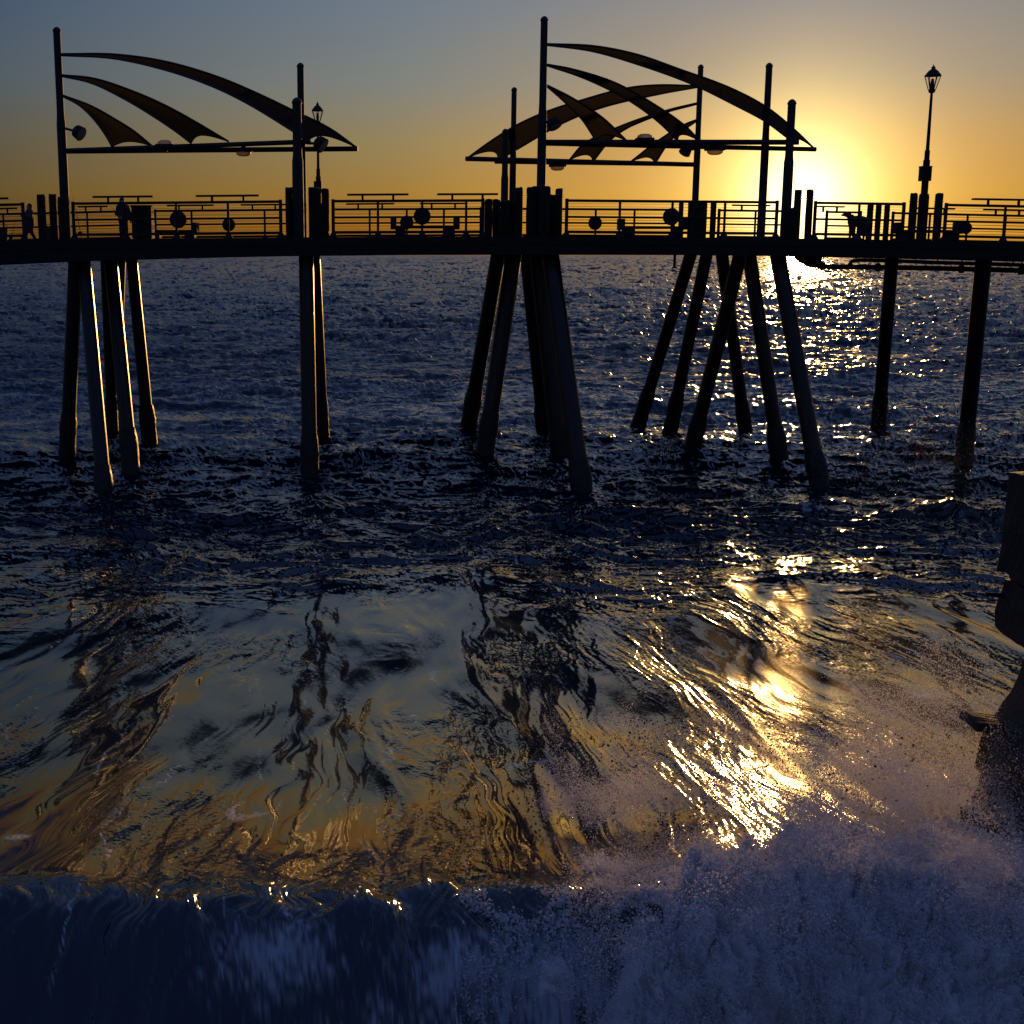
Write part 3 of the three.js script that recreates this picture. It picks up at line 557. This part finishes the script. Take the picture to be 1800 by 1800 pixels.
function person(base, H, pose, label) {
  const s = H / 1.72, root = thing('person', base, label, 'person'); root.rotation.y = pose.turn;
  const sc = (b) => b.map((v) => v * s), J = pose.joints;
  const bones = [
    [0, 0.98, 0, 0.15, 0, 1.2, 0, 0.16], [0, 1.2, 0, 0.16, 0, 1.37, 0, 0.15], [-0.14, 1.38, 0, 0.085, 0.14, 1.38, 0, 0.085], [0, 1.4, 0, 0.07, pose.lean, 1.53, 0, 0.055],
    [pose.lean, 1.60, 0.01, 0.09, pose.lean, 1.64, -0.005, 0.085], [pose.lean, 1.55, 0.05, 0.05, pose.lean, 1.6, 0.06, 0.06], [pose.lean, 1.585, 0.095, 0.014, pose.lean, 1.57, 0.108, 0.013],
    [pose.lean - 0.088, 1.6, 0, 0.016, pose.lean - 0.09, 1.575, 0, 0.014], [pose.lean + 0.088, 1.6, 0, 0.016, pose.lean + 0.09, 1.575, 0, 0.014],
    [-0.08, 0.95, 0, 0.1, ...J.kneeL, 0.062], [...J.kneeL, 0.062, ...J.ankL, 0.046], [...J.ankL, 0.045, J.ankL[0], 0.035, J.ankL[2] + 0.14, 0.034],
    [0.08, 0.95, 0, 0.1, ...J.kneeR, 0.062], [...J.kneeR, 0.062, ...J.ankR, 0.046], [...J.ankR, 0.045, J.ankR[0], 0.035, J.ankR[2] + 0.14, 0.034],
    [-0.19, 1.37, 0, 0.062, ...J.elbL, 0.048], [...J.elbL, 0.046, ...J.wrL, 0.032], [0.19, 1.37, 0, 0.062, ...J.elbR, 0.048], [...J.elbR, 0.046, ...J.wrR, 0.032],
  ].map(sc);
  for (const k of ['L', 'R']) { const w = V(...J['wr' + k]), e = V(...J['elb' + k]), d = w.clone().sub(e).normalize(); bones.push(...hand(w.multiplyScalar(s), d, s)); }
  part('body', bodyGeo(bones, V(-0.45 * s, 0, -0.45 * s), V(0.45 * s, 1.75 * s, 0.45 * s), 96, 0.014), M.skin, root);
  const coat = [[0, 0.86, 0, 0.205, 0, 1.15, 0, 0.185], [0, 1.15, 0, 0.185, 0, 1.36, 0, 0.165], [-0.15, 1.37, 0, 0.1, 0.15, 1.37, 0, 0.1], [0, 1.42, 0, 0.09, pose.lean * 0.7, 1.48, -0.02, 0.085],
    [-0.19, 1.37, 0, 0.085, ...J.elbL, 0.075], [...J.elbL, 0.072, ...J.wrL, 0.05], [0.19, 1.37, 0, 0.085, ...J.elbR, 0.075], [...J.elbR, 0.072, ...J.wrR, 0.05]].map(sc);
  part('jacket', bodyGeo(coat, V(-0.5 * s, 0.6, -0.5 * s), V(0.5 * s, 1.6 * s, 0.5 * s), 64, 0.025), M.coat, root);
  const leg = [[-0.08, 0.93, 0, 0.125, ...J.kneeL, 0.085], [...J.kneeL, 0.085, J.ankL[0], J.ankL[1] + 0.06, J.ankL[2], 0.07], [0.08, 0.93, 0, 0.125, ...J.kneeR, 0.085], [...J.kneeR, 0.085, J.ankR[0], J.ankR[1] + 0.06, J.ankR[2], 0.07]].map(sc);
  part('trousers', bodyGeo(leg, V(-0.4 * s, 0, -0.4 * s), V(0.4 * s, 1.1 * s, 0.4 * s), 64, 0.02), M.trousers, root);
  const hr = [[pose.lean, 1.64, -0.02, 0.1, pose.lean, 1.66, -0.015, 0.098], [pose.lean, 1.56, -0.05, 0.07, pose.lean, 1.63, -0.04, 0.09]].map(sc);
  part('hair', bodyGeo(hr, V(-0.2 * s, 1.4 * s, -0.2 * s), V(0.2 * s, 1.8 * s, 0.2 * s), 32, 0.02), M.hair, root);
  return root;
}
{
  const D = 49, p = onDeck(218, D), H = topOf(214, 349, D) - p.y;
  person(p, H, { turn: 0.5, lean: -0.02, joints: { kneeL: [-0.1, 0.5, 0.02], ankL: [-0.1, 0.08, -0.02], kneeR: [0.1, 0.5, 0.03], ankR: [0.11, 0.08, 0], elbL: [-0.27, 1.12, 0.04], wrL: [-0.2, 0.98, 0.2], elbR: [0.28, 1.1, 0.02], wrR: [0.27, 0.9, 0.1] } }, 'person in a dark jacket standing beside the cabinet, holding a fishing rod');
  const r = thing('fishing_rod', p.clone().add(V(-0.1, 0.9, 0.25)), 'thin fishing rod held by the person beside the cabinet', 'fishing rod');
  wpart('rod', tube(at(213, 388, D - 0.3), at(195, 362, D - 0.6), 0.012, 0.005, 6), M.iron, r); wpart('grip', tube(at(215, 392, D - 0.28), at(212, 387, D - 0.31), 0.02, 0.018, 8), M.hair, r);
}
{
  const D = 49.5, p = onDeck(54, D), H = topOf(56, 359, D) - p.y;
  person(p, H, { turn: -0.9, lean: 0.02, joints: { kneeL: [-0.08, 0.52, 0.14], ankL: [-0.09, 0.08, 0.2], kneeR: [0.08, 0.5, -0.02], ankR: [0.09, 0.1, -0.2], elbL: [-0.3, 1.14, 0.1], wrL: [-0.16, 1.2, 0.28], elbR: [0.3, 1.14, 0.08], wrR: [0.14, 1.22, 0.28] } }, 'person in dark clothes mid-stride left of the two short posts');
  const b = onDeck(3, 48.5), bag = thing('bucket', b, 'dark bucket on the deck at the left edge', 'bucket');
  part('shell', lathe([[0.001, 0], [0.2, 0], [0.25, 0.5], [0.26, 0.52], [0.24, 0.5], [0.19, 0.03], [0.001, 0.03]], 18), M.bag, bag); const t = new THREE.TorusGeometry(0.24, 0.01, 6, 20, Math.PI); t.translate(0, 0.5, 0); part('handle', t, M.iron, bag);
  const c = onDeck(87, 48), k = thing('tackle_bag', c, 'small dark bag on the deck behind the short posts at the left', 'bag');
  const g = new THREE.BoxGeometry(0.3, 0.5, 0.25, 6, 6, 6); g.translate(0, 0.25, 0); part('sack', noisy(g, 0.04, 4, 3), M.bag, k); const st = new THREE.TorusGeometry(0.12, 0.012, 6, 16, Math.PI); st.translate(0, 0.5, 0); part('strap', st, M.iron, k);
}
function leanRod(x0, y0, x1, y1, D, label) {
  const a = at(x0, y0, D), r = thing('fishing_rod', a, label, 'fishing rod', 'fishing rods leaning on the railing');
  wpart('rod', tube(a, at(x1, y1, D - 0.5), 0.014, 0.004, 6), M.iron, r); const q = at(mixf(x0, x1, 0.12), mixf(y0, y1, 0.12), D - 0.06), g = new THREE.CylinderGeometry(0.07, 0.07, 0.06, 12); g.rotateX(Math.PI / 2); g.translate(q.x, q.y, q.z + 0.08); wpart('reel', g, M.iron, r);
}
leanRod(144, 420, 128, 343, 42.9, 'long fishing rod leaning on the railing right of the leftmost mast');
leanRod(20, 423, 27, 384, 47, 'short fishing rod leaning near the left edge');

{ // the dog, side-on, looking left
  const D = 47, p = onDeck(1506, D); p.y += 0;
  const root = thing('dog', p, 'large dog standing side-on and looking left, in front of the low sun', 'dog'), k = D * CP / F;
  const H = topOf(1485, 372, D) - p.y, w = (dx) => dx * k, y = (f) => f * H;
  const B = [
    [w(-8), y(0.66), 0, w(9.5), w(2), y(0.68), 0, w(9.5)], [w(2), y(0.68), 0, w(9.5), w(13), y(0.67), 0, w(8)],
    [w(-9), y(0.70), 0, w(7), w(-17), y(0.88), 0, w(4)], [w(-17), y(0.9), 0, w(4.2), w(-21), y(0.92), 0, w(3.8)], [w(-21), y(0.9), 0, w(3), w(-28), y(0.885), 0, w(1.9)],
    [w(-17), y(0.95), 0.05, w(1.6), w(-15.5), y(1.0), 0.06, w(0.7)], [w(-18), y(0.95), -0.05, w(1.6), w(-19), y(1.0), -0.06, w(0.7)],
    [w(15), y(0.72), 0, w(2.2), w(20), y(0.62), 0, w(1.4)], [w(20), y(0.62), 0, w(1.4), w(22), y(0.45), 0, w(0.9)],
  ];
  for (const z of [-0.1, 0.1]) {
    const o = z * 12;
    B.push([w(-9 + o), y(0.58), z, w(4), w(-9 + o), y(0.32), z, w(2.4)], [w(-9 + o), y(0.32), z, w(2.2), w(-10 + o), y(0.03), z, w(2)], [w(-10 + o), y(0.03), z, w(2), w(-13 + o), y(0.02), z, w(1.7)]);
    B.push([w(12 + o), y(0.58), z, w(5), w(9 + o), y(0.38), z, w(3)], [w(9 + o), y(0.38), z, w(2.6), w(15 + o), y(0.22), z, w(1.9)], [w(15 + o), y(0.22), z, w(1.9), w(14 + o), y(0.03), z, w(1.9)], [w(14 + o), y(0.03), z, w(1.9), w(11 + o), y(0.02), z, w(1.6)]);
  }
  part('body', bodyGeo(B, V(w(-32), 0, -0.35), V(w(26), H * 1.04, 0.35), 80, 0.02), M.fur, root);
  const hg = new THREE.TorusGeometry(w(6.2), 0.02, 6, 20); hg.rotateY(Math.PI / 2); hg.rotateZ(-0.5); hg.translate(w(-12.5), y(0.79), 0); part('collar', hg, M.bag, root);
}

// ------------------------------------------------------------------ the broken concrete wall at the right edge
{
  const D = 12, base = at(1790, 1470, D); base.y = -1.2;
  const root = thing('broken_seawall', base, 'jagged black concrete seawall end at the right edge, hit by the wave', 'seawall');
  const slab = (pts, D0, D1, name, mat = M.wetRock, seed = 0) => {        // an outline at its own distance, with thickness and rough faces
    const c = at(pts[0][0], pts[0][1], D1), sh = new THREE.Shape(pts.map(([x, y]) => { const q = at(x, y, D1); return new THREE.Vector2(q.x - c.x, q.y - c.y); }));
    let g = new THREE.ExtrudeGeometry(sh, { depth: D1 - D0, steps: 6, bevelEnabled: true, bevelSize: 0.02, bevelThickness: 0.03, bevelSegments: 2 }); g.translate(c.x, c.y, -D1);
    g = noisy(g, 0.025, 2.6, seed); return wpart(name, g, mat, root);
  };
  slab([[1778, 832], [1775, 860], [1767, 925], [1763, 960], [1757, 998], [1790, 1004], [1850, 1008], [2050, 1010], [2080, 826], [1900, 822]], 11.9, 12.7, 'upper_block', M.wetRock, 1);
  slab([[1772, 1000], [1776, 1018], [1900, 1026], [1900, 1002]], 12.1, 12.55, 'rusty_joint', M.rust, 2);
  slab([[1766, 1017], [1764, 1035], [1758, 1050], [1756, 1075], [1752, 1101], [1775, 1106], [1800, 1108], [1900, 1112], [2060, 1112], [2060, 1020], [1900, 1020]], 11.9, 12.65, 'middle_block', M.wetRock, 3);
  wpart('bolt', tube(at(1733, 1045, 12.6), at(1775, 1047, 12.6), 0.022, 0.022, 8), M.iron, root);
  slab([[1806, 1158], [1796, 1185], [1781, 1215], [1765, 1238], [1747, 1262], [1736, 1280], [1726, 1302], [1721, 1348], [1733, 1353], [1722, 1385], [1714, 1405], [1710, 1430], [1709, 1520], [1712, 1640], [1900, 1700], [2100, 1650], [2100, 1110], [1900, 1110]], 11.3, 12.6, 'sloping_block', M.wetRock, 4);
  slab([[1693, 1250], [1690, 1258], [1760, 1268], [1762, 1257]], 12.3, 12.7, 'ledge_plate', M.iron, 5);
  slab([[1694, 1418], [1688, 1440], [1691, 1472], [1720, 1500], [1730, 1430], [1710, 1416]], 11.6, 12.2, 'broken_stone', M.wetRock, 6);
  const a = at(2080, 760, 12.4), g = new THREE.BoxGeometry(1.6, a.y + 2, 2.2, 6, 12, 6); g.translate(a.x + 0.35, (a.y - 2) / 2, -12.4); wpart('wall_face', noisy(g, 0.05, 1.4, 7), M.wetRock, root);
}
// ------------------------------------------------------------------ foam and spray
const foamMat = new THREE.MeshStandardMaterial({ color: new THREE.Color().setRGB(0.56, 0.57, 0.58), roughness: 0.9 });
const sprayMat = new THREE.MeshPhysicalMaterial({ color: new THREE.Color().setRGB(0.84, 0.84, 0.84), roughness: 1, transmission: 0.85, thickness: 0 });
const beadMat = new THREE.MeshPhysicalMaterial({ color: new THREE.Color().setRGB(0.02, 0.025, 0.03), roughness: 0.08, ior: 1.33 });
const billow = (x, D) => { const wx = x + 0.14 * n2(x * 1.7, D * 1.7) + 0.05 * n2(x * 6, D * 6), wd = D + 0.14 * n2(x * 1.7 + 8, D * 1.7) + 0.05 * n2(x * 6 + 4, D * 6); return 0.16 * Math.abs(n2(wx * 0.8 + 5, wd * 0.8)) + 0.13 * Math.abs(n2(wx * 1.9, wd * 1.9 + 7)) + 0.10 * Math.abs(n2(wx * 4.2 + 3, wd * 4.2)) + 0.065 * Math.abs(n2(wx * 8.6, wd * 8.6)) + 0.038 * Math.abs(n2(wx * 17, wd * 17)) + 0.018 * Math.abs(n2(wx * 33, wd * 33)); };
function foamPoint(x, D, out) {                                          // lumps stand off the wave along its slope
  const m = broken(x, D), a = sstep(-0.05, 0.8, m), e = 0.12, h = seaHeight(x, D), s = (breaker(D + e) - breaker(D - e)) / (2 * e), l = 1 / Math.hypot(1, s), t = -0.03 + a * (0.03 + billow(x, D) * (0.35 + 0.65 * a));
  return out.set(x + 0.25 * t * n2(x * 3, D * 3), h + t * l, -(D - s * l * t)); 
}
// where the wave has broken: to the right of a ragged line that runs down and left from the seawall
function broken(x, D) {
  const line = 0.15 + 0.85 * (D - D_LIP) + 0.55 * n2(x * 0.5 + 9, D * 0.5) + 0.35 * n2(x * 1.6, D * 1.5) + 0.16 * n2(x * 5, D * 5);
  let m = (x - 1.15 - Math.max(0, line + 0.5) * 1.1 + 0.5 * n2(x * 1.1, D * 1.3 + 20)) / 1.2 - Math.max(0, D - D_LIP - 0.7 - 0.6 * n2(x * 0.7, 4) - 0.25 * n2(x * 2.6, 14)) * 0.9;
  m -= 0.9 * sstep(0.25, 0.8, n2(x * 0.62 + 14, D * 0.8 + 3) + 0.3 * n2(x * 2.4, D * 2.6 + 31));
  return m;
}
{
  const x0 = -2.6, x1 = 8.5, d0 = 7.5, d1 = D_LIP + 2.6, tmp = V(0, 0, 0), NX = QUICK ? 300 : 640, ND = QUICK ? 200 : 400, P = [], I = [], id = new Int32Array((NX + 1) * (ND + 1)).fill(-1), mk = new Float32Array((NX + 1) * (ND + 1));
  for (let j = 0, k = 0; j <= ND; j++) for (let i = 0; i <= NX; i++, k++) {
    const x = mixf(x0, x1, i / NX), D = mixf(d0, d1, j / ND), m = broken(x, D); mk[k] = m;
    if (m > -0.05) { id[k] = P.length / 3; foamPoint(x, D, tmp); P.push(tmp.x, tmp.y, tmp.z); }
  }
  const C = NX + 1;
  for (let j = 0; j < ND; j++) for (let i = 0; i < NX; i++) { const a = id[j * C + i], b = id[j * C + i + 1], c = id[j * C + C + i], d = id[j * C + C + i + 1]; if (a >= 0 && b >= 0 && c >= 0 && d >= 0) I.push(a, b, c, b, d, c); }
  const g = new THREE.BufferGeometry(); g.setAttribute('position', new THREE.Float32BufferAttribute(P, 3)); g.setIndex(I); g.computeVertexNormals();
  tag(part('foam', g, foamMat, scene), 'churning white foam of the broken wave at the lower right', 'foam', null, 'stuff');
}
function scatter(name, label, count, mat, seed, place, detail = 0) {
  const r = rng(seed), im = new THREE.InstancedMesh(new THREE.IcosahedronGeometry(1, detail), mat, count), m = new THREE.Matrix4(), q = new THREE.Quaternion(), e = new THREE.Euler();
  let k = 0, tries = 0;
  while (k < count && tries++ < count * 30) {
    const p = place(r); if (!p) continue;
    e.set(r() * 6, r() * 6, r() * 6); q.setFromEuler(e); m.compose(p[0], q, p[1]); im.setMatrixAt(k++, m);
  }
  im.count = k; im.name = name; scene.add(im); tag(im, label, 'spray', null, 'stuff'); return im;
}
// the plume thrown up where the wave meets the wall, and the mist over the foam
const wallX = at(1690, 1470, 12.8).x;
scatter('spray', 'cloud of fine white spray thrown up against the seawall', QUICK ? 60000 : 330000, sprayMat, 5, (r) => {
  const x = 1.6 + 5.2 * r(), D = 8.8 + 5.4 * r(), g = Math.max(0, seaHeight(x, D)), y0 = g + 0.02;
  const near = Math.exp(-(((x - wallX + 0.15) / 0.95) ** 2)) * Math.exp(-(((D - 13.1) / 0.8) ** 2)), top = 0.2 + 0.45 * sstep(1.6, 4.5, x) + 1.5 * near;
  const y = y0 + top * (r() ** 1.7);
  const c = n3(x * 1.1, y * 1.3, D * 1.1) + 0.6 * n3(x * 3, y * 3, D * 3) + 0.35 * n3(x * 8, y * 8, D * 8), dens = 0.15 + 0.6 * c + 0.45 * near - 0.35 * (y - y0) / top + 0.25 * sstep(2, 4.5, x);
  if (broken(x, D) < -0.15 && near < 0.12) return null;
  if (r() > dens) return null;
  const s = 0.0014 + 0.0035 * r() ** 2 + (r() < 0.05 ? 0.008 * r() : 0); return [V(x, y, -D), V(s, s, s)];
});
// the veil of mist that drifts over the broken wave and stands high enough to catch the low sun
scatter('mist', 'thin veil of sunlit mist drifting over the broken wave', QUICK ? 40000 : 320000, sprayMat, 8, (r) => {
  const x = 1.4 + 4.6 * r(), D = 9.2 + 4.6 * r(), y = 1.25 + 1.35 * r() ** 1.5;
  const c = n3(x * 0.8 + 4, y * 1.2, D * 0.8) + 0.55 * n3(x * 2.2, y * 2.4, D * 2.2) + 0.35 * n3(x * 6, y * 6, D * 6) + 0.2 * n3(x * 15, y * 15, D * 15);
  if (r() > 0.8 * c + 0.2 * sstep(2, 4.5, x) - 0.3 * (y - 1.25) / 1.35) return null;
  const s = 0.0016 + 0.0036 * r() ** 2 + (r() < 0.04 ? 0.006 * r() : 0); return [V(x, y, -D), V(s, s, s)];
});
// bubbles and flecks that make up the skin of the foam and its ragged rim
const fp = V(0, 0, 0);
scatter('froth', 'bubbles and flecks of froth on the broken wave', QUICK ? 40000 : 170000, sprayMat, 6, (r) => {
  const x = 0.2 + 6.6 * r(), D = 9.2 + (D_LIP + 2.4 - 9.2) * r(), m = broken(x, D); if (m < -0.75) return null;
  const c = n2(x * 1.3 + 60, D * 1.3) + 0.6 * n2(x * 4, D * 4 + 60) + 0.4 * n2(x * 11, D * 11); if (r() > (m < 0 ? 0.5 + 0.7 * m : 0.55) + 0.45 * c) return null;
  foamPoint(x, D, fp); if (m < 0) fp.y = seaHeight(x, D); const s = 0.004 + 0.011 * r() ** 3; return [V(fp.x, fp.y + 0.07 * r() ** 3 + 0.003, fp.z), V(s, s * 0.8, s)];
});
// single beads of water flung out in front of the sun's path
scatter('water_beads', 'single glinting beads of water flung up over the wave', 3200, beadMat, 9, (r) => {
  const D = 11.5 + 6.5 * r() ** 1.3, x = mixf(1.2, 6.8, r()), g = seaHeight(x, D), y = g + 0.03 + 1.1 * r() ** 2.2 * Math.exp(-Math.max(0, D - 14) / 3);
  if (r() > 0.25 + 0.6 * n2(x * 0.9, D * 0.8 + y)) return null; const s = 0.004 + 0.010 * r() ** 2; return [V(x, y, -D), V(s, s, s)];
}, 1);
// dark drops over the swell at the right, by the last pile
scatter('far_drops', 'dark drops of spray over the swell by the right piles', 4200, beadMat, 10, (r) => {
  const px = 1400 + 400 * r(), py = 640 + 250 * r() ** 0.7, D = 35 + 4 * r(), p = at(px, py, D); if (p.y < seaHeight(p.x, D) + 0.05) return null;
  const u = (px - 1600) / 150, v = (py - 800) / 75; if (r() > Math.exp(-u * u - v * v) + 0.03) return null; const s = 0.008 + 0.014 * r() ** 2; return [p, V(s, s * 1.6, s)];
}, 1);
scene.traverse((o) => { if (o.isMesh) { o.castShadow = true; o.receiveShadow = true; } });
renderer.render(scene, camera);
